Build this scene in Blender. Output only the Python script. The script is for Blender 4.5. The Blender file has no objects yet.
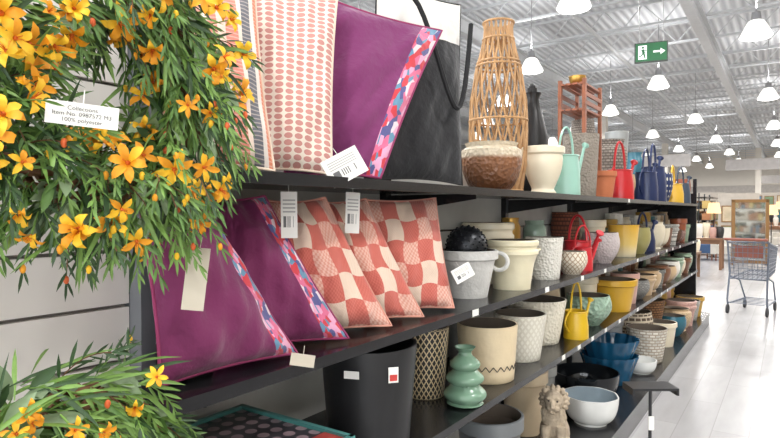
import bpy, bmesh, math, random
from math import sin, cos, pi, radians, sqrt, atan2
from mathutils import Vector, Matrix

scene = bpy.context.scene
try:
    scene.view_settings.view_transform = 'Standard'
    scene.view_settings.exposure = 0.0
    scene.view_settings.gamma = 1.0
except Exception as e:
    print(e)

# ------------------------------------------------------------------ materials
def lin(c):
    return tuple((x/255/12.92 if x/255 <= .04045 else ((x/255+.055)/1.055)**2.4) for x in c) + (1,)

CACHE = {}
class NM:
    def __init__(s, name):
        s.m = bpy.data.materials.new(name); s.m.use_nodes = True
        s.n = s.m.node_tree.nodes; s.l = s.m.node_tree.links
        s.b = s.n['Principled BSDF']
    def node(s, t, **kw):
        nd = s.n.new(t)
        for k, v in kw.items(): setattr(nd, k, v)
        return nd
    def link(s, a, b): s.l.new(a, b)
    def mix(s, fac, a, b):
        nd = s.n.new('ShaderNodeMixRGB')
        for i, x in enumerate((fac, a, b)):
            if hasattr(x, 'links'): s.l.new(x, nd.inputs[i])
            elif isinstance(x, (int, float)): nd.inputs[i].default_value = x
            else: nd.inputs[i].default_value = lin(x)
        return nd.outputs[0]
    def math(s, op, a, b=0.0):
        nd = s.n.new('ShaderNodeMath'); nd.operation = op
        for i, x in enumerate((a, b)):
            if hasattr(x, 'links'): s.l.new(x, nd.inputs[i])
            else: nd.inputs[i].default_value = x
        return nd.outputs[0]
    def uv(s, sx=1, sy=1, kind='UV', sz=1):
        tc = s.n.new('ShaderNodeTexCoord'); mp = s.n.new('ShaderNodeMapping')
        mp.inputs['Scale'].default_value = (sx, sy, sz)
        s.l.new(tc.outputs[kind], mp.inputs[0]); return mp.outputs[0]
    def bump(s, h, strength=.3, dist=.01):
        nd = s.n.new('ShaderNodeBump'); nd.inputs['Strength'].default_value = strength
        nd.inputs['Distance'].default_value = dist
        s.l.new(h, nd.inputs['Height']); s.l.new(nd.outputs[0], s.b.inputs['Normal'])
    def out(s, col, rough=.5, metal=0):
        s.l.new(col, s.b.inputs['Base Color']) if hasattr(col, 'links') else setattr(s.b.inputs['Base Color'], 'default_value', lin(col))
        s.b.inputs['Roughness'].default_value = rough; s.b.inputs['Metallic'].default_value = metal
        return s.m

def M(name, col, rough=.5, metal=0, bump=None, var=.12, vs=6, emit=0, kind='Object', voro=False, trans=0):
    if name in CACHE: return CACHE[name]
    k = NM(name)
    nz = k.node('ShaderNodeTexNoise'); nz.inputs['Scale'].default_value = vs; nz.inputs['Detail'].default_value = 3
    k.link(k.uv(kind=kind), nz.inputs['Vector'])
    dark = tuple(c*(1-var) for c in col); lite = tuple(min(255, c*(1+var*.6)) for c in col)
    k.out(k.mix(nz.outputs['Fac'], dark, lite), rough, metal)
    if bump:
        if voro:
            bt = k.node('ShaderNodeTexVoronoi'); o = bt.outputs['Distance']
        else:
            bt = k.node('ShaderNodeTexNoise'); o = bt.outputs['Fac']
        bt.inputs['Scale'].default_value = bump[0]
        k.link(k.uv(kind=kind), bt.inputs['Vector']); k.bump(o, bump[1], bump[2] if len(bump) > 2 else .01)
    if emit:
        k.b.inputs['Emission Color'].default_value = lin(col); k.b.inputs['Emission Strength'].default_value = emit
    if trans: k.b.inputs['Transmission Weight'].default_value = trans
    CACHE[name] = k.m
    return k.m

def ramp2(name, cols, rough=.4, kind='Generated', axis=2, bump=None):
    if name in CACHE: return CACHE[name]
    k = NM(name); sep = k.node('ShaderNodeSeparateXYZ'); k.link(k.uv(kind=kind), sep.inputs[0])
    r = k.node('ShaderNodeValToRGB'); e = r.color_ramp.elements
    e[0].position = cols[0][0]; e[0].color = lin(cols[0][1]); e[1].position = cols[1][0]; e[1].color = lin(cols[1][1])
    for p, c in cols[2:]:
        x = e.new(p); x.color = lin(c)
    k.link(sep.outputs[axis], r.inputs[0]); k.out(r.outputs[0], rough)
    if bump:
        bt = k.node('ShaderNodeTexVoronoi'); bt.inputs['Scale'].default_value = bump[0]
        k.link(k.uv(kind='Object'), bt.inputs['Vector']); k.bump(bt.outputs['Distance'], bump[1], .012)
    CACHE[name] = k.m; return k.m

def weave(name, c1, c2, su=26, sv=9, rough=.8):
    if name in CACHE: return CACHE[name]
    k = NM(name); br = k.node('ShaderNodeTexBrick')
    br.inputs['Color1'].default_value = lin(c1); br.inputs['Color2'].default_value = lin(tuple(x*.82 for x in c1))
    br.inputs['Mortar'].default_value = lin(c2); br.inputs['Scale'].default_value = 1
    br.inputs['Mortar Size'].default_value = .1; br.inputs['Brick Width'].default_value = 1; br.inputs['Row Height'].default_value = .5
    k.link(k.uv(su, sv), br.inputs['Vector']); k.out(br.outputs['Color'], rough)
    inv = k.math('SUBTRACT', 1, br.outputs['Fac']); k.bump(inv, .8, .01)
    CACHE[name] = k.m; return k.m

def lattice(name, base, line, su=14, sv=5, w=.14, rough=.3, diag=True):
    if name in CACHE: return CACHE[name]
    k = NM(name); sep = k.node('ShaderNodeSeparateXYZ'); k.link(k.uv(su, sv), sep.inputs[0])
    x, y = sep.outputs[0], sep.outputs[1]
    if diag:
        a = k.math('ADD', x, y); b = k.math('SUBTRACT', x, y)
    else: a, b = x, y
    fs = []
    for q in (a, b):
        f = k.math('ABSOLUTE', k.math('SUBTRACT', k.math('FRACT', q), .5)); fs.append(k.math('LESS_THAN', f, w))
    m = k.math('MAXIMUM', fs[0], fs[1])
    k.out(k.mix(m, base, line), rough); k.bump(m, .4, .006)
    CACHE[name] = k.m; return k.m

def dots(name, base, dot, su, sv, r=.3, rough=.8, sx=1.0):
    if name in CACHE: return CACHE[name]
    k = NM(name); sep = k.node('ShaderNodeSeparateXYZ'); k.link(k.uv(su, sv), sep.inputs[0])
    x = k.math('MULTIPLY', k.math('SUBTRACT', k.math('FRACT', sep.outputs[0]), .5), sx)
    y = k.math('SUBTRACT', k.math('FRACT', sep.outputs[1]), .5)
    d = k.math('SQRT', k.math('ADD', k.math('MULTIPLY', x, x), k.math('MULTIPLY', y, y)))
    k.out(k.mix(k.math('LESS_THAN', d, r), base, dot), rough)
    CACHE[name] = k.m; return k.m

def fabric_bump(k):
    nz = k.node('ShaderNodeTexNoise'); nz.inputs['Scale'].default_value = 16; nz.inputs['Detail'].default_value = 5
    k.link(k.uv(kind='Object'), nz.inputs['Vector']); k.bump(nz.outputs['Fac'], .6, .018)
    k.b.inputs['Sheen Weight'].default_value = .25

def m_strip(name, base, edge=.86):
    k = NM(name); uvn = k.uv()
    sep = k.node('ShaderNodeSeparateXYZ'); k.link(uvn, sep.inputs[0])
    v = k.node('ShaderNodeTexVoronoi'); v.inputs['Scale'].default_value = 1
    k.link(k.uv(26, 20), v.inputs['Vector'])
    sc = k.node('ShaderNodeSeparateColor'); k.link(v.outputs['Color'], sc.inputs[0])
    r = k.node('ShaderNodeValToRGB'); r.color_ramp.interpolation = 'CONSTANT'; e = r.color_ramp.elements
    pal = [(214, 104, 140), (96, 140, 168), (200, 56, 66), (222, 160, 190), (84, 84, 136), (222, 205, 210)]
    e[0].position = 0; e[0].color = lin(pal[0]); e[1].position = .25; e[1].color = lin(pal[1])
    for i, p in enumerate(pal[2:]):
        x = e.new(.42+.16*i); x.color = lin(p)
    k.link(sc.outputs[0], r.inputs[0])
    k.out(k.mix(k.math('GREATER_THAN', sep.outputs[0], edge), base, r.outputs[0]), .8)
    fabric_bump(k); return k.m

def m_coral(name):
    k = NM(name)
    def chk(s, off=0):
        c = k.node('ShaderNodeTexChecker'); c.inputs['Scale'].default_value = s
        c.inputs['Color1'].default_value = (0, 0, 0, 1); c.inputs['Color2'].default_value = (1, 1, 1, 1)
        tcn = k.node('ShaderNodeTexCoord'); mpn = k.node('ShaderNodeMapping'); mpn.inputs['Location'].default_value = (off, off, .01)
        k.link(tcn.outputs['UV'], mpn.inputs[0])
        # gently bow the tile edges
        sp = k.node('ShaderNodeSeparateXYZ'); k.link(mpn.outputs[0], sp.inputs[0])
        wx = k.math('MULTIPLY', k.math('SINE', k.math('MULTIPLY', sp.outputs[1], 15.7)), .016)
        wy = k.math('MULTIPLY', k.math('SINE', k.math('MULTIPLY', sp.outputs[0], 15.7)), .016)
        cb = k.node('ShaderNodeCombineXYZ'); k.link(k.math('ADD', sp.outputs[0], wx), cb.inputs[0]); k.link(k.math('ADD', sp.outputs[1], wy), cb.inputs[1])
        cb.inputs[2].default_value = .001
        k.link(cb.outputs[0], c.inputs['Vector']); return c.outputs['Fac']
    mesh = k.mix(chk(45), (216, 152, 136), (228, 184, 166))
    cream = k.mix(chk(90), (234, 212, 192), (224, 196, 176))
    a = k.mix(chk(2.5), mesh, cream)
    coral = k.mix(chk(60), (208, 114, 100), (196, 98, 86))
    k.out(k.mix(chk(5), a, coral), .9); fabric_bump(k); return k.m

def m_stripes(name):
    k = NM(name); sep = k.node('ShaderNodeSeparateXYZ'); k.link(k.uv(), sep.inputs[0])
    r = k.node('ShaderNodeValToRGB'); r.color_ramp.interpolation = 'CONSTANT'; e = r.color_ramp.elements
    seq = [(0, (222, 150, 132)), (.3, (232, 214, 200)), (.36, (222, 150, 134)), (.45, (236, 220, 206)), (.5, (210, 128, 112)), (.58, (236, 200, 184)), (.66, (214, 132, 116)), (.78, (234, 214, 200)), (.82, (104, 104, 112)), (.91, (226, 216, 208)), (.95, (216, 130, 96))]
    e[0].position = 0; e[0].color = lin(seq[0][1]); e[1].position = seq[1][0]; e[1].color = lin(seq[1][1])
    for p, c in seq[2:]:
        x = e.new(p); x.color = lin(c)
    k.link(sep.outputs[0], r.inputs[0])
    rib = k.math('GREATER_THAN', k.math('FRACT', k.math('MULTIPLY', sep.outputs[1], 46)), .7)
    k.out(k.mix(k.math('MULTIPLY', rib, .35), r.outputs[0], (236, 220, 208)), .9); fabric_bump(k); return k.m

def m_tag(name, base=(232, 230, 224)):
    k = NM(name); sep = k.node('ShaderNodeSeparateXYZ'); k.link(k.uv(), sep.inputs[0])
    u = k.math('FLOOR', k.math('MULTIPLY', sep.outputs[0], 34))
    wn = k.node('ShaderNodeTexWhiteNoise', noise_dimensions='1D'); k.link(u, wn.inputs['W'])
    bar = k.math('GREATER_THAN', wn.outputs[0], .5)
    v = sep.outputs[1]; inu = k.math('LESS_THAN', k.math('ABSOLUTE', k.math('SUBTRACT', sep.outputs[0], .5)), .38)
    zone = k.math('MULTIPLY', k.math('LESS_THAN', k.math('ABSOLUTE', k.math('SUBTRACT', v, .35)), .12), inu)
    rows = k.math('GREATER_THAN', k.math('FRACT', k.math('MULTIPLY', v, 12)), .6)
    rz = k.math('MULTIPLY', k.math('MULTIPLY', k.math('LESS_THAN', k.math('ABSOLUTE', k.math('SUBTRACT', v, .7)), .16), inu), rows)
    f = k.math('MAXIMUM', k.math('MULTIPLY', bar, zone), k.math('MULTIPLY', rz, .6))
    k.out(k.mix(f, base, (100, 100, 100)), .6); return k.m

# ------------------------------------------------------------------ mesh builder
class MB:
    def __init__(s): s.v = []; s.f = []; s.m = []; s.uv = []
    def add(s, verts, faces, mi=0, uvs=None):
        o = len(s.v); s.v += [tuple(p) for p in verts]
        for i, f in enumerate(faces):
            s.f.append([o+j for j in f]); s.m.append(mi)
            s.uv.append(uvs[i] if uvs else [(0, 0)]*len(f))
    def box(s, c, d, mi=0, rz=0, rot=None):
        R = rot if rot else Matrix.Rotation(rz, 3, 'Z')
        vs = [Vector(c)+R @ Vector((x*d[0]/2, y*d[1]/2, z*d[2]/2)) for x in (-1, 1) for y in (-1, 1) for z in (-1, 1)]
        s.add(vs, [(0, 1, 3, 2), (4, 6, 7, 5), (0, 4, 5, 1), (2, 3, 7, 6), (0, 2, 6, 4), (1, 5, 7, 3)], mi,
              [[(0, 0), (0, 1), (1, 1), (1, 0)], [(0, 0), (1, 0), (1, 1), (0, 1)]]+[[(0, 0), (1, 0), (1, 1), (0, 1)]]*4)
    def bb(s, a, b, mi=0):
        s.box([(a[i]+b[i])/2 for i in range(3)], [abs(b[i]-a[i]) for i in range(3)], mi)
    def lathe(s, prof, segs=32, mi=0, c=(0, 0, 0), mod=None, mis=None, tilt=None):
        n = len(prof); vs = []
        for j, (r, z) in enumerate(prof):
            for i in range(segs):
                a = 2*pi*i/segs; rr = r*(mod(a, j/(n-1), z) if mod else 1)
                p = Vector((rr*cos(a), rr*sin(a), z))
                if tilt: p = tilt @ p
                vs.append((p.x+c[0], p.y+c[1], p.z+c[2]))
        o = len(s.v); s.v += vs
        for j in range(n-1):
            for i in range(segs):
                k = (i+1) % segs
                s.f.append([o+q for q in (j*segs+i, j*segs+k, (j+1)*segs+k, (j+1)*segs+i)])
                s.uv.append([(i/segs, j/(n-1)), ((i+1)/segs, j/(n-1)), ((i+1)/segs, (j+1)/(n-1)), (i/segs, (j+1)/(n-1))])
                s.m.append(mis[j] if mis else mi)
        for j, rev in ((0, True), (n-1, False)):
            if prof[j][0] > 1e-4:
                f = [o+j*segs+i for i in range(segs)]
                if rev: f.reverse()
                s.f.append(f); s.m.append(mis[min(j, n-2)] if mis else mi); s.uv.append([(.5, .5)]*segs)
    def tube(s, pts, r=.005, segs=6, mi=0, closed=False, radii=None):
        pts = [Vector(p) for p in pts]; n = len(pts); vs = []; up = None
        for i, p in enumerate(pts):
            if closed: t = (pts[(i+1) % n]-pts[i-1])
            else: t = pts[min(i+1, n-1)]-pts[max(i-1, 0)]
            if t.length < 1e-9: t = Vector((0, 0, 1))
            t.normalize()
            if up is None:
                up = t.orthogonal().normalized()
            else:
                up = (up-t*up.dot(t))
                if up.length < 1e-6: up = t.orthogonal()
                up.normalize()
            sd = t.cross(up); rr = radii[i] if radii else r
            for k in range(segs):
                a = 2*pi*k/segs; vs.append(p+up*(rr*cos(a))+sd*(rr*sin(a)))
        fs = []
        for i in range(n if closed else n-1):
            j = (i+1) % n
            for k in range(segs):
                l = (k+1) % segs; fs.append((i*segs+k, i*segs+l, j*segs+l, j*segs+k))
        if not closed:
            fs.append(tuple(range(segs-1, -1, -1))); fs.append(tuple((n-1)*segs+k for k in range(segs)))
        s.add(vs, fs, mi)
    def ell(s, c, r, mi=0, rings=10, segs=16, rot=None):
        prof = [(max(1e-5, sin(pi*j/rings)), -cos(pi*j/rings)) for j in range(rings+1)]
        vs = []
        for (q, z) in prof:
            for i in range(segs):
                a = 2*pi*i/segs; p = Vector((q*cos(a)*r[0], q*sin(a)*r[1], z*r[2]))
                if rot: p = rot @ p
                vs.append(p+Vector(c))
        s.add(vs, [(j*segs+i, j*segs+(i+1) % segs, (j+1)*segs+(i+1) % segs, (j+1)*segs+i) for j in range(rings) for i in range(segs)], mi)
    def obj(s, name, mats, loc=(0, 0, 0), smooth=True, parent=None, ang=38, recalc=True, rotz=0):
        me = bpy.data.meshes.new(name); me.from_pydata(s.v, [], s.f)
        uvl = me.uv_layers.new(name='UVMap')
        for pi_, p in enumerate(me.polygons):
            p.material_index = s.m[pi_]; p.use_smooth = smooth
            for q in range(p.loop_total): uvl.data[p.loop_start+q].uv = s.uv[pi_][q]
        if recalc:
            bm = bmesh.new(); bm.from_mesh(me); bmesh.ops.recalc_face_normals(bm, faces=bm.faces); bm.to_mesh(me); bm.free()
        if smooth:
            try: me.set_sharp_from_angle(angle=radians(ang))
            except Exception: pass
        for m in (mats if isinstance(mats, (list, tuple)) else [mats]): me.materials.append(m)
        o = bpy.data.objects.new(name, me); o.location = loc; o.rotation_euler[2] = rotz
        scene.collection.objects.link(o)
        if parent: o.parent = parent
        return o

# ------------------------------------------------------------------ common colours
BLACKM = M('shelf_black_metal', (30, 30, 33), .22, .1, var=.06)
GREYP = M('back_panel_grey', (190, 190, 186), .6)
WHITE = M('white_paper', (238, 236, 230), .7, var=.03)
CREAM = M('cream_ceramic', (232, 220, 194), .3, var=.06)

# ------------------------------------------------------------------ room
X0, X1, Y0, Y1, H = -22.0, 7.0, -7.0, 56.0, 6.4
k = NM('floor_planks'); br = k.node('ShaderNodeTexBrick')
br.inputs['Color1'].default_value = lin((188, 186, 186)); br.inputs['Color2'].default_value = lin((180, 178, 178)); br.inputs['Mortar'].default_value = lin((168, 165, 165))
br.inputs['Scale'].default_value = 1; br.inputs['Mortar Size'].default_value = .003; br.inputs['Brick Width'].default_value = 1.2; br.inputs['Row Height'].default_value = .2
tc = k.node('ShaderNodeTexCoord'); mp = k.node('ShaderNodeMapping'); mp.inputs['Rotation'].default_value = (0, 0, radians(90))
k.link(tc.outputs['Object'], mp.inputs[0]); k.link(mp.outputs[0], br.inputs['Vector'])
nz = k.node('ShaderNodeTexNoise'); nz.inputs['Scale'].default_value = 2.5; nz.inputs['Detail'].default_value = 6
mp2 = k.node('ShaderNodeMapping'); mp2.inputs['Scale'].default_value = (5, 1, 1); k.link(tc.outputs['Object'], mp2.inputs[0]); k.link(mp2.outputs[0], nz.inputs['Vector'])
mx = k.node('ShaderNodeMixRGB'); mx.blend_type = 'MULTIPLY'; mx.inputs[0].default_value = .25
k.link(br.outputs['Color'], mx.inputs[1]); k.link(nz.outputs['Fac'], mx.inputs[2])
FLOOR = k.out(mx.outputs[0], .26)
b = MB(); b.bb((X0, Y0, -.1), (X1, Y1, 0)); b.obj('floor', FLOOR, smooth=False)

k = NM('ceiling_deck'); w = k.node('ShaderNodeTexWave'); w.bands_direction = 'X'; w.inputs['Scale'].default_value = 1.6
k.link(k.uv(kind='Object'), w.inputs['Vector'])
k.bump(w.outputs['Fac'], .8, .05); CEIL = k.out(k.mix(w.outputs['Fac'], (190, 192, 196), (226, 228, 230)), .6)
b = MB(); b.bb((X0, Y0, H), (X1, Y1, H+.15)); b.obj('ceiling', CEIL, smooth=False)
WALL = M('wall_paint', (222, 216, 206), .8, var=.04, vs=1)
b = MB(); b.bb((X0, Y1, 0), (X1, Y1+.2, H)); b.bb((X0, Y1-.06, 2.9), (X1, Y1, 3.5), 1); b.obj('wall_back', [WALL, M('sign_band', (180, 174, 168), .7)], smooth=False)
b = MB(); b.bb((X0-.2, Y0, 0), (X0, Y1, H)); b.obj('wall_left', WALL, smooth=False)
b = MB(); b.bb((X1, Y0, 0), (X1+.2, Y1, H)); b.obj('wall_right', WALL, smooth=False)
b = MB(); b.bb((X0, Y0-.2, 0), (X1, Y0, .5)); b.bb((X0, Y0-.2, 4.2), (X1, Y0, H))
for x in range(-22, 8, 3): b.bb((x-.1, Y0-.2, .5), (x+.1, Y0, 4.2))
b.obj('wall_front', WALL, smooth=False)

TR = M('truss_paint', (206, 208, 210), .5, var=.05)
b = MB()
y = 1.0
while y < Y1:
    b.bb((X0, y-.04, H-.06), (X1, y+.04, H)); b.bb((X0, y-.035, H-.56), (X1, y+.035, H-.51))
    if y < 34:
        x = -16.0; up = True
        while x < 4:
            z0, z1 = (H-.53, H-.04) if up else (H-.04, H-.53)
            b.tube([(x, y, z0), (x+.45, y, z1)], .014, 4); x += .45; up = not up
    y += 2.0
b.obj('ceiling_joists', TR, smooth=False)
b = MB()
for x in (-16.5, -11.5, -6.2, -1.7, 3.2):
    b.bb((x-.1, Y0, H-.62), (x+.1, Y1, H-.58)); b.bb((x-.015, Y0, H-.95), (x+.015, Y1, H-.6)); b.bb((x-.1, Y0, H-.97), (x+.1, Y1, H-.94))
for x in (-3.9, -8.6):
    b.tube([(x, Y0, H-.75), (x, Y1, H-.75)], .05, 8)
b.obj('ceiling_girders', TR, smooth=False)
b = MB(); b.tube([(-13.2, 4, H-1.1), (-13.2, 50, H-1.1)], .35, 16)
for yy in range(6, 50, 6): b.bb((-13.22, yy, H-.8), (-13.18, yy+.04, H))
b.obj('air_duct', M('duct_metal', (200, 202, 204), .4, .3))
b = MB()
for (cx, cy) in ((-6.2, 24), (-6.2, 38), (-1.7, 44), (3.2, 24)):
    b.bb((cx-.16, cy-.16, 0), (cx+.16, cy+.16, H-.97))
b.obj('support_columns', WALL, smooth=False)

# ------------------------------------------------------------------ lamps
GLOW = M('lamp_glow', (255, 253, 248), .4, emit=4, var=0)
GLOW2 = M('lamp_refractor', (250, 248, 242), .4, emit=1.25, var=0)
LCAP = M('lamp_cap', (170, 170, 172), .4, .3)
def lampmesh():
    b = MB()
    b.lathe([(.012, 1.75), (.012, .44), (.07, .44), (.085, .32), (.11, .28)], 16, 0)
    pr = [(.10, .29), (.13, .27), (.17, .20), (.215, .11), (.255, .03), (.262, 0)]
    b.lathe(pr, 32, 2, mod=lambda a, t, z: 1+.012*cos(16*a))
    b.lathe([(.262, 0), (.25, -.02), (.14, -.05), (.001, -.06)], 28, 1)
    return b
first = None
rows = [(-2.83, 2.1), (-.54, -1.6), (-4.9, 5.7), (-7.1, 2.1), (-9.3, 5.7), (-11.5, 2.1), (1.8, 2.1), (4.1, -1.6)]
LD = bpy.data.lights.new('lamp_light', 'AREA'); LD.shape = 'DISK'; LD.size = .5; LD.energy = 108; LD.color = (1, .985, .965)
LU = bpy.data.lights.new('lamp_uplight', 'AREA'); LU.shape = 'DISK'; LU.size = .3; LU.energy = 20; LU.color = (1, .99, .98)
for x, ys in rows:
    y = ys; i = 0
    while y < 54:
        if first is None: lo = first = lampmesh().obj('pendant_lamp', [LCAP, GLOW, GLOW2], (x, y, 4.6))
        else:
            lo = bpy.data.objects.new('pendant_lamp', first.data); lo.location = (x, y, 4.6); scene.collection.objects.link(lo)
        if x > -10:
            l1 = bpy.data.objects.new('bulb_down', LD); l1.parent = lo; l1.location = (0, 0, -.09); scene.collection.objects.link(l1)
            if i % 2 == 0 or y < 20:
                l2 = bpy.data.objects.new('bulb_up', LU); l2.parent = lo; l2.location = (0, 0, .52); l2.rotation_euler = (pi, 0, 0); scene.collection.objects.link(l2)
        y += 7.1; i += 1
W = bpy.data.worlds.new('World'); scene.world = W; W.use_nodes = True
W.node_tree.nodes['Background'].inputs[0].default_value = (.92, .96, 1, 1); W.node_tree.nodes['Background'].inputs[1].default_value = 6.0

# ------------------------------------------------------------------ gondola shelving
ZA, ZB, ZC, ZE = 1.485, 1.042, .67, .15
XF, XB, YS, YE = -.95, -1.40, .62, 8.1
b = MB()
b.bb((XB-.03, .72, 0), (XB, YE, 1.62), 1)
for z in (.4, .9, 1.3): b.bb((XB, .76, z), (XB+.004, YE, z+.008), 0)
for z in (ZA, ZB, ZC):
    b.bb((XB, .75, z-.016), (XF, YE, z), 0)
    b.bb((-1.165, YS, z-.016), (XF, .75, z), 0)
    b.bb((XF, YS, z-.026), (XF+.010, YE, z+.002), 0)
    yy = 1.0
    rnd = random.Random(int(z*100))
    while yy < YE-.2:
        if rnd.random() < (.25 if z == ZA else .6): b.bb((XF+.0101, yy, z-.024), (XF+.0115, yy+.05, z), 2)
        yy += rnd.uniform(.25, .6)
b.bb((XB, .72, ZE-.03), (-.8, YE, ZE), 0); b.bb((-.83, .72, 0), (-.81, YE, ZE-.03), 0)
yy = .75
while yy <= YE+.1:
    b.bb((XB, yy-.02, 0), (XB+.03, yy+.02, 1.62), 0)
    for z in (ZA, ZB, ZC):
        b.add([(XB+.02, yy-.002, z-.10), (XB+.02, yy-.002, z-.02), (XF-.02, yy-.002, z-.02), (XF-.02, yy-.002, z-.04),
               (XB+.02, yy+.002, z-.10), (XB+.02, yy+.002, z-.02), (XF-.02, yy+.002, z-.02), (XF-.02, yy+.002, z-.04)],
              [(0, 1, 2, 3), (7, 6, 5, 4), (0, 3, 7, 4), (1, 5, 6, 2), (3, 2, 6, 7), (0, 4, 5, 1)], 0)
    yy += 1.225
b.bb((-1.17, .716, 0), (-1.14, .75, 2.6), 3); b.bb((XB-.03, .716, 0), (-1.17, .735, 2.6), 3)
b.bb((XB-.03, YE, 0), (XF-.05, YE+.03, 1.62), 0)
b.bb((XF-.05, YE, 0), (XF-.01, YE+.04, 1.8), 0)
b.obj('store_shelving', [BLACKM, GREYP, WHITE, M('upright_grey', (100, 102, 106), .5)], smooth=False)

SW = M('slatwall_laminate', (222, 216, 210), .55, var=.05); b = MB()
b.bb((-1.23, -2.5, 0), (-1.2, .714, 2.6), 1)
z = .02
while z < 2.55:
    b.bb((-1.2, -2.5, z), (-1.182, .714, z+.110), 0); z += .118
b.obj('slatwall_panel', [SW, M('slat_groove', (120, 114, 108), .7)], smooth=False)

# ------------------------------------------------------------------ pillows
def pillow(name, BL, BR, TRc, TL, T, mat, pipe=None, n=30, seed=0, pr=.004, wk=1.0):
    BL, BR, TRc, TL = map(Vector, (BL, BR, TRc, TL)); rnd = random.Random(seed)
    nrm = (BR-BL).cross(TL-BL).normalized(); b = MB()
    ph = [rnd.uniform(0, 6) for _ in range(6)]
    def P(u, v, side):
        u2 = u*(1-.06*(1-v*v)); v2 = v*(1-.05*(1-u*u)); s, t = (u2+1)/2, (v2+1)/2
        base = BL*(1-s)*(1-t)+BR*s*(1-t)+TRc*s*t+TL*(1-s)*t
        q = max(0, (1-u*u)*(1-v*v)); bl = T*q**.5
        edge = min(1, q*4)
        wr = wk*.08*T*(sin(7*u+3*v+ph[0])+sin(-4*u+8*v+ph[1])+.7*sin(13*u*v+ph[2])+.5*sin(17*u-9*v+ph[3]))*edge
        wr += .35*T*wk*sin(9*atan2(v, u)+ph[4])*max(0, abs(u*v)-.2)*edge
        return base+nrm*side*(bl+wr)
    c = (BL+BR+TRc+TL)/4
    for side in (1, -1):
        vs = [P(-1+2*i/n, -1+2*j/n, side)-c for j in range(n+1) for i in range(n+1)]
        fs = []; uv = []
        for j in range(n):
            for i in range(n):
                f = [j*(n+1)+i, j*(n+1)+i+1, (j+1)*(n+1)+i+1, (j+1)*(n+1)+i]
                u = [(i/n, j/n), ((i+1)/n, j/n), ((i+1)/n, (j+1)/n), (i/n, (j+1)/n)]
                if side < 0: f.reverse(); u.reverse()
                fs.append(f); uv.append(u)
        b.add(vs, fs, 0, uv)
    if pipe:
        ring = [P(-1+2*i/n, -1, 1) for i in range(n)]+[P(1, -1+2*i/n, 1) for i in range(n)]+[P(1-2*i/n, 1, 1) for i in range(n)]+[P(-1, 1-2*i/n, 1) for i in range(n)]
        b.tube([p-c for p in ring], pr, 6, 1, closed=True)
    return b.obj(name, [mat, pipe or mat], c, ang=80, recalc=False), nrm

STRIP = m_strip('maroon_pillow_fabric', (114, 32, 82), .80); STRIP2 = m_strip('plum_pillow_fabric', (116, 38, 94), .84)
MPIPE = M('plum_piping', (150, 54, 98), .8); CORAL = m_coral('coral_patch_fabric'); CPIPE = M('coral_piping', (222, 160, 142), .8)
zb = ZB+.012
pillow('throw_pillow', (-1.02, .68, zb), (-.985, 1.03, zb), (-1.12, .85, 1.43), (-1.07, .67, 1.42), .066, STRIP, MPIPE, seed=1)
pillow('throw_pillow', (-1.15, .92, zb), (-.985, 1.23, zb), (-1.15, 1.08, 1.44), (-1.25, .90, 1.43), .062, STRIP, MPIPE, seed=2)
pillow('throw_pillow', (-1.15, 1.13, zb), (-.985, 1.437, zb), (-1.13, 1.30, 1.44), (-1.23, 1.16, 1.43), .064, CORAL, CPIPE, seed=3)
pillow('throw_pillow', (-1.15, 1.33, zb), (-.985, 1.622, zb), (-1.13, 1.50, 1.44), (-1.24, 1.33, 1.43), .062, CORAL, CPIPE, seed=4)
pillow('throw_pillow', (-1.18, 1.56, zb), (-.985, 1.83, zb), (-1.12, 1.93, 1.45), (-1.22, 1.60, 1.44), .070, CORAL, CPIPE, seed=5)
za = ZA+.012
pillow('throw_pillow', (-1.16, .76, za), (-1.03, 1.0, za), (-1.12, 1.02, 1.97), (-1.26, .78, 1.97), .06, m_stripes('striped_fabric'), M('cream_piping', (230, 210, 190), .8), seed=6, wk=.7)
pillow('throw_pillow', (-1.18, .98, za), (-1.01, 1.19, za), (-1.10, 1.32, 2.02), (-1.27, 1.06, 2.02), .06, dots('oval_dot_fabric', (234, 220, 206), (198, 140, 132), 10, 30, .42, .85, 1.05), M('cream_piping', (230, 210, 190), .8), seed=7, wk=.7)
pillow('throw_pillow', (-1.24, 1.24, za), (-1.0, 1.40, za), (-.99, 1.75, 2.02), (-1.19, 1.33, 2.06), .065, STRIP2, MPIPE, seed=8, wk=1.3)
k = NM('tote_canvas'); sep = k.node('ShaderNodeSeparateXYZ'); k.link(k.uv(), sep.inputs[0])
TOTE = k.out(k.mix(k.math('GREATER_THAN', sep.outputs[1], .76), (28, 28, 31), (222, 218, 212)), .85); fabric_bump(k)
tb, nr = pillow('tote_bag', (-1.16, 1.53, za), (-1.02, 1.96, za), (-1.06, 2.02, 2.20), (-1.16, 1.60, 2.20), .05, TOTE, M('black_strap', (26, 26, 28), .8), seed=9, pr=.003)
b = MB(); P0 = Vector((-1.11, 1.66, 2.12)); P1 = Vector((-1.05, 1.97, 2.10)); pts = []
for i in range(17):
    t = i/16; p = P0.lerp(P1, t)+Vector((.06+.03*sin(pi*t), 0, -.34*sin(pi*t**1.4))); pts.append(p-tb.location)
b.tube(pts, .009, 6); b.obj('strap', M('black_strap', (26, 26, 28), .8), parent=tb)

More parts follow.
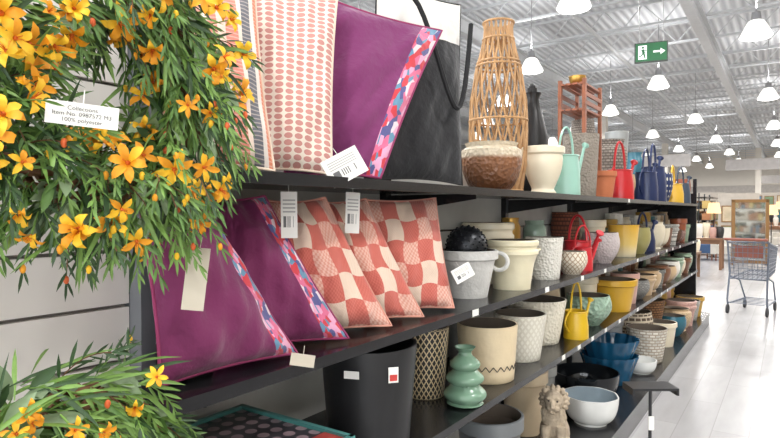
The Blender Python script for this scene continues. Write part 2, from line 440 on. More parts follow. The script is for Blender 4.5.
# ------------------------------------------------------------------ tags
TAG = m_tag('tag_print'); TAGP = M('tag_kraft', (206, 196, 178), .8)
def tag(c, w, h, yaw, tilt=0, roll=0, mat=TAG, name='price_tag', string=.02):
    b = MB(); c = Vector(c)
    R = Matrix.Rotation(yaw, 3, 'Z') @ Matrix.Rotation(tilt, 3, 'X') @ Matrix.Rotation(roll, 3, 'Y')
    vs = [R @ Vector((x*w/2, yy, z*h/2)) for yy in (-.0008, .0008) for x, z in ((-1, -1), (1, -1), (1, 1), (-1, 1))]
    b.add(vs, [(0, 1, 2, 3), (7, 6, 5, 4), (0, 4, 5, 1), (1, 5, 6, 2), (2, 6, 7, 3), (3, 7, 4, 0)], 0, [[(0, 0), (1, 0), (1, 1), (0, 1)]]*2+[[(0, 0)]*4]*4)
    if string: b.tube([R @ Vector((0, 0, h*.42)), R @ Vector((0, .01, h/2+string))], .0008, 4)
    return b.obj(name, mat, c, smooth=False, recalc=False)
CY = radians(50)
tag((-1.065, 1.085, 1.39), .042, .12, CY, -.1)
tag((-1.05, 1.33, 1.395), .042, .12, CY, -.1, .05)
tag((-.955, 1.84, 1.18), .078, .052, CY, -.2, -.45)
tag((-.95, 1.17, 1.515), .105, .075, CY, -.15, -.5)
tag((-.90, .675, 1.275), .040, .115, radians(40), -.1, .1, TAGP)
tag((-.925, .985, 1.055), .056, .028, CY, -.3, .2, TAGP)

# ------------------------------------------------------------------ wreaths
GM = [M('leaf_dark', (48, 76, 38), .5, var=.3, vs=30), M('leaf_mid', (88, 124, 58), .5, var=.3, vs=30), M('leaf_sage', (140, 162, 124), .55, var=.2, vs=30),
      M('leaf_grass', (116, 152, 72), .5, var=.25, vs=30), M('petal_orange', (240, 158, 22), .6, var=.15, vs=40), M('petal_yellow', (250, 190, 36), .6, var=.12, vs=40),
      M('bud_red', (220, 100, 46), .5), M('twig_bark', (110, 76, 50), .8, bump=(60, .5)), M('flower_eye', (208, 100, 20), .6)]
def leaf(b, p, d, L, w, mi, rnd, droop=.35, n=4):
    d = d.normalized(); side = d.cross(Vector((rnd.uniform(-.5, .5)+.9, rnd.uniform(-.5, .5)-.4, rnd.uniform(-.5, .5))))
    if side.length < .05: side = Vector((0, 1, 0))
    side.normalize(); up = side.cross(d); vs = []; q = p.copy()
    for i in range(n+1):
        t = i/n; ww = w*(sin(pi*min(1, t*.93+.05))**.8)*.5
        if i == n: ww = w*.02
        vs += [q-side*ww+up*ww*.35, q, q+side*ww+up*ww*.35]
        d = (d+Vector((0, 0, -droop/n))).normalized(); q = q+d*(L/n)
    fs = []
    for i in range(n):
        for c in (0, 1): fs.append((i*3+c, i*3+c+1, i*3+c+4, i*3+c+3))
    b.add(vs, fs, mi)
def flower(b, p, nrm, S, mi, rnd):
    nrm = nrm.normalized(); a = nrm.orthogonal().normalized(); c = nrm.cross(a); n = rnd.choice((5, 6, 6)); cup = rnd.uniform(.2, 1.2); ph = rnd.uniform(0, 6)
    for i in range(n):
        th = ph+2*pi*i/n+rnd.uniform(-.18, .18); d = a*cos(th)+c*sin(th); s = nrm.cross(d); L = S*rnd.uniform(.8, 1.12); w = S*.38; vs = []; cp = cup*rnd.uniform(.6, 1.35)
        m2 = mi if rnd.random() < .7 else (9-mi)
        for t, ww, hh in ((.04, .2, 0), (.25, .75, .3), (.5, 1, .5), (.78, .72, .5), (1.0, .05, .25)):
            o = p+d*(L*t*(1-.25*cp*t))+nrm*(L*hh*cp)
            vs += [o-s*w*ww*.5+nrm*L*.07*ww, o, o+s*w*ww*.5+nrm*L*.07*ww]
        b.add(vs, [(r*3+q, r*3+q+1, r*3+q+4, r*3+q+3) for r in range(4) for q in (0, 1)], m2)
    b.ell(p+nrm*S*.08, (S*.10,)*3, 8, 5, 7)
    for i in range(4): b.tube([p, p+nrm*S*.45+a*rnd.uniform(-.15, .15)*S+c*rnd.uniform(-.15, .15)*S], S*.022, 3, 8)
def sprig(b, p, d, L, rnd, mi, lw=.005, ll=.036, n=9):
    d = d.normalized(); q = p.copy(); pts = [q.copy()]; st = L/n
    for i in range(n):
        d = (d+Vector((rnd.uniform(-.12, .12), rnd.uniform(-.12, .12), -.12+rnd.uniform(-.06, .06)))).normalized(); q = q+d*st; pts.append(q.copy())
        sd = d.cross(Vector((rnd.uniform(.4, 1), rnd.uniform(-.6, .2), rnd.uniform(-.4, .4)))).normalized()
        sg = 1 if i % 2 else -1
        leaf(b, q, d*.9+sd*sg*.5, ll*rnd.uniform(.7, 1.4)*(1-.3*i/n), lw*rnd.uniform(.8, 1.3), mi, rnd, .25, 3)
    leaf(b, q, d, ll, lw, mi, rnd, .2, 3)
    b.tube(pts, .0011, 3, 7 if rnd.random() < .3 else 3)
    return q, d
def wreath(name, c, R, T, nl, ns, nf, seed, Sf=.036, gap=True):
    rnd = random.Random(seed); b = MB(); C = Vector(c)
    for k_ in range(12):
        pts = []
        for i in range(40):
            a = 2*pi*i/40; rr = R+.026*cos(a*5+k_); pts.append(Vector((.024*sin(a*5+k_)+rnd.uniform(-.003, .003), rr*cos(a), rr*sin(a))))
        b.tube(pts, .005, 5, 7, closed=True)
    def pos(out=1.0, fl=False):
        while True:
            a = rnd.uniform(0, 2*pi); q = rnd.uniform(-.6, pi+.6) if not fl else rnd.uniform(-.1, pi+.1); r = T*out
            rad = Vector((0, cos(a), sin(a))); tan = Vector((0, -sin(a), cos(a)))
            p = rad*(R+r*cos(q))+Vector((1, 0, 0))*(r*.85*sin(q))
            if gap and p.y < -.05 and p.z > .05 and rnd.random() < .6: continue
            return p, rad, tan, (rad*cos(q)+Vector((1, 0, 0))*sin(q))
    for i in range(nl):
        p, rad, tan, o = pos(rnd.uniform(.1, .95)); t = rnd.random()
        d = -tan*rnd.uniform(.1, 1)+o*rnd.uniform(.2, .7)+Vector((rnd.uniform(-.3, .3), rnd.uniform(-.3, .5), rnd.uniform(-.9, .3)))
        if t < .74: leaf(b, p, d, rnd.uniform(.06, .12), rnd.uniform(.0045, .008), rnd.choice((3, 1, 3, 0)), rnd, .5)
        elif t < .86: leaf(b, p, d, rnd.uniform(.035, .055), rnd.uniform(.012, .018), rnd.choice((0, 1, 1)), rnd)
        else: leaf(b, p, d, rnd.uniform(.045, .075), rnd.uniform(.016, .024), 2, rnd)
    for i in range(ns):
        p, rad, tan, o = pos(rnd.uniform(.3, .85))
        d = o*rnd.uniform(.3, .7)-tan*rnd.uniform(-.2, .8)+Vector((.1, rnd.uniform(-.1, .6), rnd.uniform(-.8, .3)))
        e, dd = sprig(b, p, d, rnd.uniform(.06, .12), rnd, rnd.choice((3, 1, 3, 1, 0)))
        if rnd.random() < .35: b.ell(e, (.0045, .0045, .007), rnd.choice((6, 4, 5)), 5, 7)
    for i in range(nf):
        p, rad, tan, o = pos(rnd.uniform(.95, 1.3), True)
        p = p+Vector((rnd.uniform(.0, .035), 0, 0)); nrm = o*.9+Vector((.6, -.4, -.1))+Vector([rnd.uniform(-.8, .8) for _ in range(3)])
        flower(b, p, nrm, Sf*rnd.uniform(.6, 1.2), rnd.choice((4, 5, 4, 5)), rnd)
        b.tube([p, p-o*T*.6+Vector((0, 0, .01))], .0014, 4, 3)
    for i, v in enumerate(b.v):
        lim = (-.985 if v[1]+C.y > .60 else -1.165)-C.x
        if v[0] < lim: b.v[i] = (lim, v[1], v[2])
    ob = b.obj(name, GM, C, ang=60, recalc=False)
    h = MB(); hx = -1.181-C.x
    h.tube([(hx, 0, R+.01), (-.01, 0, R+.005), (.0, 0, R+.03)], .003, 6); h.obj('wall_hook', M('chrome', (200, 200, 200), .25, .9), parent=ob)
    return ob
wreath('floral_wreath', (-.93, .505, 1.605), .178, .084, 1150, 230, 84, 11, .035)
wreath('floral_wreath', (-.88, .425, .968), .148, .062, 800, 160, 62, 12, .027, gap=False)
t = tag((-.79, .412, 1.53), .088, .031, radians(62), 0, .07, WHITE, 'hang_tag', .02)
cu = bpy.data.curves.new('label_text', 'FONT'); cu.body = 'Collections\nItem No: 0987572 M3\n100% polyester'; cu.size = .008; cu.align_x = 'CENTER'
to = bpy.data.objects.new('label_text', cu); scene.collection.objects.link(to); to.parent = t
to.matrix_local = Matrix.Translation(Vector((sin(radians(62))*.0015, -cos(radians(62))*.0015, .005))) @ Matrix.Rotation(radians(62), 4, 'Z') @ Matrix.Rotation(.07, 4, 'Y') @ Matrix.Rotation(pi/2, 4, 'X')
cu.materials.append(M('ink', (80, 80, 80), .7))

# ------------------------------------------------------------------ pots
def pot_profile(rt, rb, h, kind='taper', th=.008):
    if kind == 'taper': o = [(rb*.97, 0), (rb, .004)]+[(rb+(rt-rb)*i/6, h*i/6*.97) for i in range(1, 7)]+[(rt, h)]
    elif kind == 'rim': o = [(rb, 0)]+[(rb+(rt-rb)*.75*i/5, h*.78*i/5) for i in range(1, 6)]+[(rt*.97, h*.80), (rt*1.03, h*.82), (rt*1.03, h*.99), (rt, h)]
    elif kind == 'round': o = [(rb*.8, 0), (rb*.85, h*.04)]+[(rb*.85+(rt*1.08-rb*.85)*sin(pi/2*min(1, i/6)), h*(.04+.6*i/6)) for i in range(1, 7)]+[(rt*1.06, h*.8), (rt, h*.93), (rt*.99, h)]
    elif kind == 'bowl': o = [(rb*.55, 0), (rb*.55, h*.08)]+[(rb*.55+(rt-rb*.55)*sin(pi/2*i/7), h*(.08+.9*(1-cos(pi/2*i/7)))) for i in range(1, 8)]+[(rt, h)]
    elif kind == 'pedestal': o = [(rb, 0), (rb, h*.05), (rb*.86, h*.09), (rb*.84, h*.13)]+[(rb*.84+(rt*.95-rb*.84)*sin(pi/2*i/6), h*(.13+.6*i/6)) for i in range(1, 7)]+[(rt*.93, h*.82), (rt*1.05, h*.86), (rt*1.05, h*.98), (rt, h)]
    elif kind == 'rings': o = [(rb, 0), (rb*1.02, h*.1), (rb+(rt-rb)*.5, h*.5), (rt*.98, h*.68), (rt*1.05, h*.72), (rt*1.05, h*.78), (rt*.98, h*.82), (rt*.98, h*.86), (rt*1.06, h*.9), (rt*1.06, h*.97), (rt, h)]
    elif kind == 'urn': o = [(rb, 0), (rb*.9, h*.05)]+[(rb+(rt*1.15-rb)*sin(pi*min(1, i/8)*.62), h*(.05+.8*i/8)) for i in range(1, 9)]+[(rt*.92, h*.92), (rt, h)]
    it = []
    for (r, z) in reversed(o):
        if z > h*.12: it.append((max(.002, r-th), max(z, .012) if z < h else h))
    return o+it+[(max(.01, o[0][0]-th), .014), (.0005, .014)]
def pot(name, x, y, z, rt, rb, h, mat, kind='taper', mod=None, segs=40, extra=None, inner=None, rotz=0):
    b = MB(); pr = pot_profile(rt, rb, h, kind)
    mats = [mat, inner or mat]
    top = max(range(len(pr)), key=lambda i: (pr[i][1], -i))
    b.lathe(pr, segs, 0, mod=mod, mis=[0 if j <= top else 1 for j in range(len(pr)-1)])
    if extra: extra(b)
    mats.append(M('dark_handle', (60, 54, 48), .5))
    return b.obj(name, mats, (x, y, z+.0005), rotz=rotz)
def flutes(n, a): return lambda th, t, z: 1+a*abs(cos(n*th/2))
def scallop(n, a): return lambda th, t, z: 1+a*cos(n*th)*min(1, max(0, (t-.1)*3))
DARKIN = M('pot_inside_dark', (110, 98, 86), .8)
def ringh(pos, r=.035, tr=.008, mi=0):
    def f(b):
        for sgn in (-1, 1):
            b.tube([(.5*r*cos(2*pi*i/20), sgn*(pos[1]+r*.55+r*.9*cos(2*pi*i/20)), pos[2]+r*sin(2*pi*i/20)) for i in range(20)], tr, 8, mi, closed=True)
    return f
def lug(rt, h, s=.03, tr=.010):
    def f(b):
        for sg in (-1, 1):
            b.tube([(s*1.3*cos(pi*i/10), sg*(rt-.01+s*1.5*sin(pi*i/10)), h*.78+.005*sin(pi*i/10)) for i in range(11)], tr, 8, 0)
    return f
def can(name, x, y, z, r, h, col, ang=0, tall=.5, rough=.3, metal=0, two=True, hw=.75):
    m = M('enamel_%d_%d_%d' % col, col, rough, metal, var=.06); b = MB(); bh = h*tall
    b.lathe([(r, 0), (r, .01), (r*.98, bh*.5), (r*.86, bh*.9), (r*.84, bh), (r*.80, bh), (r*.80, bh-.01), (r*.9, bh*.5), (r*.9, .012), (.001, .012)], 32)
    b.tube([(r*.86*cos(2*pi*i/24), r*.86*sin(2*pi*i/24), bh) for i in range(24)], .005, 6, closed=True)
    d = Vector((cos(ang), sin(ang), 0)); Z = Vector((0, 0, 1))
    b.tube([d*r*.8+Z*bh*.25, d*(r*1.25)+Z*bh*.5, d*(r*1.7)+Z*bh*.95, d*(r*2.0)+Z*bh*1.25], .01, 10, radii=[r*.22, r*.16, r*.11, r*.10])
    tip = d*(r*2.0)+Z*bh*1.25; dd = (d*.5+Z*.6).normalized()
    b.tube([tip, tip+dd*r*.25, tip+dd*r*.3], .01, 12, radii=[r*.10, r*.28, r*.26])
    b.tube([d*(r*hw*cos(pi*i/16))+Z*(bh+(h-bh)*sin(pi*i/16)) for i in range(17)], r*.085, 8)
    if two: b.tube([-d*(r*.8+r*.75*sin(pi*i/14))+Z*(bh*.2+bh*.9*i/14) for i in range(15)], r*.07, 8)
    return b.obj(name, m, (x, y, z+.0005))
RV = radians(-55)

# --- top shelf (A)
A = ZA
pot('planter_pot', -1.10, 2.39, A, .118, .095, .215, ramp2('hammered_brown', [(0, (96, 58, 34)), (.66, (136, 90, 58)), (.74, (200, 184, 158)), (1, (210, 196, 172))], .35, bump=(60, .6)), 'urn', inner=DARKIN)
b = MB(); BP = [(0, .12), (.15, .14), (.33, .148), (.48, .142), (.63, .118), (.76, .085), (.84, .068), (.89, .076)]
def br_(z):
    for (a0, r0), (a1, r1) in zip(BP, BP[1:]):
        if z <= a1: t = (z-a0)/(a1-a0); t = t*t*(3-2*t)*.3+t*.7; return r0+(r1-r0)*t
    return BP[-1][1]
for k_ in range(19):
    for sg in (-1, 1):
        b.tube([(br_(z_)*cos(2*pi*k_/19+sg*z_*1.5), br_(z_)*sin(2*pi*k_/19+sg*z_*1.5), z_) for z_ in [.89*i/24 for i in range(25)]], .0055, 5)
for z_ in (.004, .02, .38, .66, .68, .80, .885):
    b.tube([((br_(z_)+.003)*cos(2*pi*i/28), (br_(z_)+.003)*sin(2*pi*i/28), z_) for i in range(28)], .006, 6, closed=True)
b.lathe([(.115, 0), (.115, .012), (.001, .012)], 24)
b.obj('bamboo_lantern', M('bamboo', (186, 144, 98), .6, var=.3, vs=20), (-1.25, 2.80, A))
pot('cream_planter', -1.07, 2.965, A, .106, .068, .25, CREAM, 'pedestal', inner=DARKIN)
can('watering_can', -1.03, 3.22, A, .078, .38, (152, 194, 178), 1.2, .58)
can('watering_can', -1.03, 4.45, A, .10, .42, (190, 28, 34), 1.3, .5)
pot('terracotta_pot', -1.04, 4.02, A, .09, .065, .18, M('terracotta', (190, 112, 74), .8, bump=(40, .2)), 'rim')
b = MB(); b.lathe([(.07, 0), (.09, .1), (.095, .35), (.06, .5), (.04, .58), (.055, .62), (.045, .62), (.03, .58), (.001, .57)], 28)
b.tube([(0, .04+.09*sin(pi*i/12), .36+.22*i/12) for i in range(13)], .01, 8); b.ell((0, 0, .66), (.02, .02, .02)); b.tube([(0, 0, .57), (0, 0, .65)], .03, 12)
b.obj('lidded_urn', M('black_iron', (40, 38, 38), .35, .4), (-1.28, 3.36, A))
b = MB(); WD = M('stained_wood', (140, 80, 50), .5, bump=(20, .2), var=.3, vs=12)
for sx in (-1, 1):
    for sy in (-1, 1): b.bb((sx*.085-.012, sy*.2-.015, 0), (sx*.085+.012, sy*.2+.015, .84))
for z_ in (.3, .62, .80):
    for i in range(4): b.bb((-.09+i*.048, -.22, z_), (-.09+i*.048+.036, .22, z_+.014))
for z_ in (.66, .72):
    for sx in (-1, 1): b.bb((sx*.09-.006, -.22, z_), (sx*.09+.006, .22, z_+.03))
for sy in (-1, 1): b.bb((-.09, sy*.2-.01, .06), (.09, sy*.2+.01, .09))
b.obj('wooden_plant_stand', WD, (-1.27, 4.30, A), smooth=False)
WG = weave('grey_wicker', (160, 150, 140), (94, 86, 78), 30, 24)
WBR = weave('brown_wicker', (160, 114, 74), (80, 54, 34), 30, 20)
pot('wicker_basket', -1.27, 4.36, A+.314, .08, .07, .27, WG, 'round', inner=DARKIN)
pot('wicker_basket', -1.27, 4.20, A+.0, .09, .075, .26, WBR, 'round', inner=DARKIN)
pot('brass_bowl', -1.27, 4.22, A+.814, .06, .05, .07, M('brass', (180, 140, 70), .3, .8), 'bowl')
pot('wicker_basket', -1.26, 5.0, A, .14, .11, .5, WG, 'urn', inner=DARKIN)
pot('wicker_basket', -1.10, 4.80, A, .10, .08, .20, M('straw_basket', (176, 148, 112), .8, bump=(60, .8)), 'round', inner=DARKIN)
pot('wicker_basket', -1.10, 3.74, A, .11, .09, .40, M('rattan_cane', (150, 140, 128), .8, bump=(70, .9), voro=True), 'taper', inner=DARKIN)
pot('zinc_planter', -1.28, 5.42, A, .10, .07, .62, M('zinc', (160, 162, 160), .5, .4), 'taper')
NAVY = (28, 42, 82)
can('watering_can', -1.05, 5.50, A, .10, .46, NAVY, 1.4, .55)
can('watering_can', -1.08, 5.98, A, .12, .55, NAVY, 1.5, .6)
can('watering_can', -1.04, 6.85, A, .11, .40, (210, 166, 56), -1.6, .5)
pot('planter_pot', -1.08, 6.42, A, .10, .08, .3, dots('blue_dot_glaze', (36, 50, 90), (214, 210, 190), 18, 12, .22, .3), 'round')
pot('planter_pot', -1.3, 6.2, A, .08, .08, .5, M('teal_glaze', (50, 102, 118), .25), 'urn')
can('watering_can', -1.05, 7.45, A, .11, .42, (56, 68, 84), 1.3, .55)
pot('wicker_basket', -1.28, 7.1, A, .10, .10, .4, WBR, 'urn', inner=DARKIN)
pot('planter_pot', -1.1, 7.85, A, .10, .10, .3, M('rust_glaze', (150, 80, 54), .4), 'round')

# --- shelf B
B = ZB
CONC = M('whitewashed_concrete', (210, 208, 203), .7, bump=(50, .4), var=.12, vs=14)
pot('handled_planter', -1.12, 2.19, B, .128, .088, .195, CONC, 'rim', extra=ringh((0, .118, .145), .036, .009), inner=DARKIN, rotz=RV)
b = MB(); b.ell((0, 0, 0), (.085, .085, .085), 0, 16, 28)
for i in range(170):
    ph = math.acos(1-2*(i+.5)/170); th = pi*(1+5**.5)*i; d = Vector((cos(th)*sin(ph), sin(th)*sin(ph), cos(ph))); b.ell(d*.086, (.005,)*3, 0, 4, 6)
b.obj('studded_orb', M('gunmetal', (40, 42, 46), .35, .5), (-1.12, 2.19, B+.21))
pot('planter_pot', -1.26, 2.70, B, .125, .11, .30, CREAM, 'rings', inner=DARKIN)
pot('ringed_planter', -1.06, 2.53, B, .115, .085, .225, M('ivory_glaze', (234, 224, 192), .35, bump=(30, .2)), 'rings', inner=DARKIN, extra=lug(.115, .225, .016, .006), rotz=RV)
pot('planter_pot', -1.07, 2.99, B, .098, .078, .22, M('white_textured', (228, 224, 213), .5, bump=(80, .7), voro=True), 'taper', inner=DARKIN)
pot('brass_vase', -1.30, 3.08, B, .05, .06, .32, M('antique_brass', (180, 140, 70), .35, .7), 'urn')
pot('glass_vase', -1.27, 3.38, B, .06, .05, .30, M('green_glass', (190, 214, 196), .08, trans=.5), 'urn')
can('watering_can', -1.12, 3.74, B, .095, .33, (206, 44, 52), -.6, .5, hw=.9)
can('watering_can', -1.03, 3.54, B, .06, .27, (206, 44, 52), 1.0, .5, hw=1.0)
pot('planter_pot', -1.02, 3.30, B, .08, .058, .13, lattice('cream_carved', (228, 218, 200), (170, 144, 116), 18, 10, .12, .5), 'round', inner=DARKIN)
pot('wicker_basket', -1.30, 4.05, B, .09, .08, .35, weave('rust_wicker', (140, 78, 54), (76, 42, 30), 26, 18), 'round', inner=DARKIN)
pot('planter_pot', -1.08, 4.13, B, .118, .088, .21, M('mauve_textured', (196, 184, 182), .6, bump=(70, .7), voro=True), 'round', inner=DARKIN)
pot('planter_pot', -1.28, 4.62, B, .11, .09, .29, CREAM, 'rim', inner=DARKIN)
pot('planter_pot', -1.08, 4.80, B, .115, .09, .25, ramp2('yellow_ombre', [(0, (232, 220, 190)), (.4, (228, 196, 114)), (1, (210, 160, 48))], .3), 'taper', mod=flutes(26, .03), inner=DARKIN)
can('watering_can', -1.10, 5.62, B, .11, .34, NAVY, 1.3, .55)
pot('planter_pot', -1.07, 5.22, B, .105, .08, .22, M('olive_glaze', (156, 148, 92), .35), 'round', inner=DARKIN)

# --- shelf C
C = ZC
MBK = M('matte_black', (30, 30, 32), .4, var=.05)
pot('flower_bucket', -1.08, 1.45, C, .150, .125, .32, MBK, 'taper', inner=MBK)
b = MB(); b.box((0, 0, 0), (.03, .0015, .045), 0); b.box((0, -.001, -.008), (.022, .0015, .018), 1)
b.obj('price_sticker', [WHITE, M('label_red', (206, 66, 60), .6)], (-.942, 1.383, .925), smooth=False, rotz=CY)
tag((-1.03, 1.299, .93), .045, .022, radians(20), 0, .0, WHITE, 'price_sticker', 0)
pot('planter_pot', -1.19, 1.97, C, .095, .075, .275, lattice('black_gold_fret', (40, 36, 34), (214, 194, 156), 26, 22, .12, .35), 'taper', inner=DARKIN)
b = MB(); zz = 0; pr = [(.05, 0), (.07, .008)]
for (rr, hh) in ((.082, .065), (.072, .055), (.058, .05)):
    for i in range(1, 9): pr.append((rr*(.62+.38*sin(pi*i/9)), zz+.008+hh*i/9))
    zz += hh
pr += [(.026, zz+.018), (.024, zz+.03), (.040, zz+.048), (.034, zz+.048), (.02, zz+.03), (.001, zz+.02)]
b.lathe(pr, 36); b.obj('bubble_vase', M('sage_glaze', (116, 148, 124), .22, var=.08), (-1.005, 1.955, C+.001))
def stitch(b):
    for i in range(24):
        a0 = 2*pi*i/24; da = pi/24
        for r_, a1, a2, z1, z2 in ((.1245, a0, a0+da, .055, .075), (.1245, a0+da, a0+2*da, .075, .055)):
            b.tube([(r_*cos(a1), r_*sin(a1), z1), (r_*cos(a2), r_*sin(a2), z2)], .002, 4, 2)
pot('stitched_planter', -1.09, 2.33, C, .132, .117, .24, M('cream_leather_glaze', (226, 206, 170), .45, bump=(40, .2)), 'taper', inner=DARKIN, extra=stitch)
pot('planter_pot', -1.10, 2.73, C, .128, .098, .225, lattice('white_embossed', (230, 226, 212), (214, 208, 192), 26, 16, .2, .4), 'taper', inner=DARKIN)
pot('planter_pot', -1.16, 3.14, C, .155, .115, .24, M('ivory_embossed', (234, 226, 206), .45, bump=(60, .7), voro=True), 'taper', inner=DARKIN)
can('watering_can', -1.01, 3.35, C, .07, .32, (216, 176, 36), 1.3, .48)
pot('hobnail_planter', -1.07, 3.80, C, .135, .09, .19, M('sage_hobnail', (152, 178, 156), .35, bump=(38, 1, .015), voro=True), 'round', inner=DARKIN)
pot('planter_pot', -1.25, 4.25, C, .12, .10, .26, CREAM, 'rim', inner=DARKIN)
pot('planter_pot', -1.07, 4.46, C, .16, .115, .23, M('mustard_glaze', (206, 160, 46), .35, bump=(12, .2)), 'rim', inner=DARKIN)
pot('planter_pot', -1.28, 3.55, C, .10, .09, .27, M('tan_glaze', (210, 190, 158), .4), 'round', inner=DARKIN)
pot('planter_pot', -1.29, 2.50, C, .08, .07, .30, M('grey_glaze', (168, 168, 164), .4), 'taper', inner=DARKIN)

b = MB(); b.bb((-1.28, .78, C+.001), (-.99, 1.08, C+.145), 0); b.obj('stacked_gift_box', M('box_brown', (130, 96, 82), .7), smooth=False)
b = MB()
x0, x1, y0, y1, zt = -1.32, -.90, .74, 1.15, C+.146
b.add([(x0, y0, zt+.008), (x1, y0, zt+.008), (x1, y1, zt+.008), (x0, y1, zt+.008)], [(0, 1, 2, 3)], 0, [[(0, 0), (1, 0), (1, 1), (0, 1)]])
b.bb((x0, y0, zt), (x1, y1, zt+.007), 1)
for a_, c_ in (((x0, y0), (x1, y0+.014)), ((x0, y1-.014), (x1, y1)), ((x0, y0), (x0+.014, y1)), ((x1-.014, y0), (x1, y1))): b.bb((a_[0], a_[1], zt), (c_[0], c_[1], zt+.018), 1)
b.bb((x1-.09, y1-.10, zt+.009), (x1-.014, y1-.014, zt+.011), 2)
b.obj('serving_tray', [dots('tray_dots', (60, 56, 62), (160, 136, 142), 9, 9, .34, .3), M('tray_teal', (80, 142, 138), .35), M('tray_red', (190, 76, 68), .4)], smooth=False)

# --- base deck (E)
E = ZE
pot('glazed_bowl', -1.10, 3.86, E, .21, .20, .20, M('black_gloss', (24, 27, 30), .06), 'bowl')
pot('glazed_bowl', -.965, 3.49, E, .158, .17, .165, M('white_gloss', (230, 230, 226), .12), 'bowl', mod=scallop(8, .02), inner=M('blue_grey_glaze', (150, 164, 172), .15))
BLU = M('cobalt_teal_glaze', (26, 80, 112), .16, var=.25, vs=10)
pot('fluted_planter', -1.09, 4.42, E, .20, .14, .20, BLU, 'taper', mod=scallop(16, .035), segs=96)
pot('fluted_planter', -1.09, 4.42, E+.12, .205, .135, .20, BLU, 'taper', mod=scallop(16, .035), segs=96)
pot('wicker_basket', -.98, 5.20, E, .16, .12, .28, weave('white_weave', (232, 226, 214), (170, 156, 138), 20, 16), 'taper', inner=DARKIN)
pot('glazed_bowl', -.95, 4.80, E, .12, .14, .10, M('white_gloss', (230, 230, 226), .12), 'bowl')
pot('wicker_basket', -1.2, 5.62, E, .18, .13, .34, weave('dark_weave', (110, 92, 76), (214, 200, 176), 22, 12), 'round', inner=DARKIN)
pot('planter_pot', -.98, 5.88, E, .13, .10, .22, CREAM, 'rim', inner=DARKIN)
pot('wicker_basket', -1.2, 6.3, E, .18, .13, .36, WBR, 'taper', inner=DARKIN)
pot('planter_pot', -.97, 6.42, E, .12, .09, .2, M('teal_glaze', (50, 102, 118), .25), 'round', inner=DARKIN)
pot('planter_pot', -1.25, 4.98, E, .13, .11, .38, M('tin_grey', (136, 140, 142), .4, .4), 'rim', inner=DARKIN)
for (yy, xx, r, h, m) in ((1.1, -1.05, .16, .3, GREYP), (1.6, -1.1, .17, .28, CREAM), (2.05, -1.0, .15, .25, M('zinc', (160, 162, 160), .5, .4)), (2.42, -1.12, .15, .33, M('tin_grey', (136, 140, 142), .4, .4)), (3.14, -1.24, .13, .35, M('tan_glaze', (206, 184, 150), .4)), (3.47, -1.28, .11, .3, M('grey_glaze', (160, 160, 156), .4))):
    pot('planter_pot', xx, yy, E, r, r*.75, h, m, 'rim', inner=DARKIN)

rnd = random.Random(5)
cols = [('f_cream', (232, 220, 194)), ('f_white', (234, 230, 220)), ('f_brown', (128, 88, 64)), ('f_rust', (164, 92, 62)), ('f_mustard', (200, 158, 66)), ('f_sage', (150, 172, 146)), ('f_grey', (166, 164, 158)), ('f_tan', (198, 170, 134)), ('f_teal', (60, 112, 122)), ('f_pink', (208, 166, 154)), ('f_black', (50, 48, 48)), ('f_white', (234, 230, 220)), ('f_cream', (232, 220, 194))]
def filler(z, y0_, y1_, x, rr, hr):
    y = y0_
    while y < y1_:
        r = rnd.uniform(*rr); h = rnd.uniform(*hr); c = rnd.choice(cols); kd = rnd.choice(('taper', 'rim', 'round', 'bowl', 'rings', 'urn'))
        if kd == 'urn': r *= .85
        if kd == 'bowl': h *= .7
        tx = rnd.random()
        m = weave(c[0]+'_w', c[1], tuple(q*.6 for q in c[1]), 26, 18) if tx < .25 else (M(c[0]+'_v', c[1], .4, bump=(60, .7), voro=True) if tx < .5 else M(c[0], c[1], .3))
        y += r*1.1
        if y+r*1.1 > y1_+.05: break
        pot('planter_pot', x, y, z, r, r*.75, h, m, kd, segs=28, inner=DARKIN)
        y += r*1.1+.02
filler(B, 5.9, 8.05, -1.08, (.09, .12), (.18, .28)); filler(B, 5.0, 8.05, -1.31, (.07, .08), (.28, .36))
filler(C, 4.75, 8.05, -1.08, (.10, .13), (.15, .24)); filler(C, 4.45, 8.05, -1.31, (.07, .08), (.25, .31))
filler(E, 6.6, 8.05, -.98, (.12, .15), (.18, .28)); filler(E, 6.6, 8.05, -1.27, (.11, .12), (.3, .44))

# ------------------------------------------------------------------ lion statue
b = MB(); El = b.ell
El((-.05, 0, .13), (.075, .08, .11)); El((.0, 0, .19), (.065, .065, .11), rot=Matrix.Rotation(.35, 3, 'Y'))
El((-.02, .06, .07), (.07, .035, .055)); El((-.02, -.06, .07), (.07, .035, .055))
for sy in (-1, 1):
    b.tube([(.05, sy*.038, .20), (.065, sy*.04, .11), (.07, sy*.04, .03)], .02, 10, radii=[.03, .022, .02]); El((.085, sy*.04, .02), (.032, .023, .018)); El((.04, sy*.075, .018), (.04, .02, .016))
    El((.028, sy*.046, .376), (.013, .014, .016))
    El((.085, sy*.022, .354), (.014, .014, .007)); El((.088, sy*.017, .303), (.024, .017, .016))
El((.045, 0, .33), (.052, .050, .056)); El((.098, 0, .33), (.030, .012, .014), rot=Matrix.Rotation(.5, 3, 'Y')); El((.086, 0, .282), (.022, .02, .011)); El((.120, 0, .316), (.009, .013, .008))
El((.0, 0, .32), (.045, .068, .070)); El((.01, 0, .26), (.05, .06, .06))
for ring, (xr, rr, n_, ln) in enumerate(((.020, .056, 15, .016), (.002, .066, 17, .017), (-.022, .062, 15, .018))):
    for i in range(n_):
        a = 2*pi*(i+.5*(ring % 2))/n_
        R_ = Matrix.Rotation(a-pi/2+.35, 3, 'X')
        El((xr, rr*cos(a), .322+rr*sin(a)), (.017, .013, ln), 0, 6, 8, rot=R_)
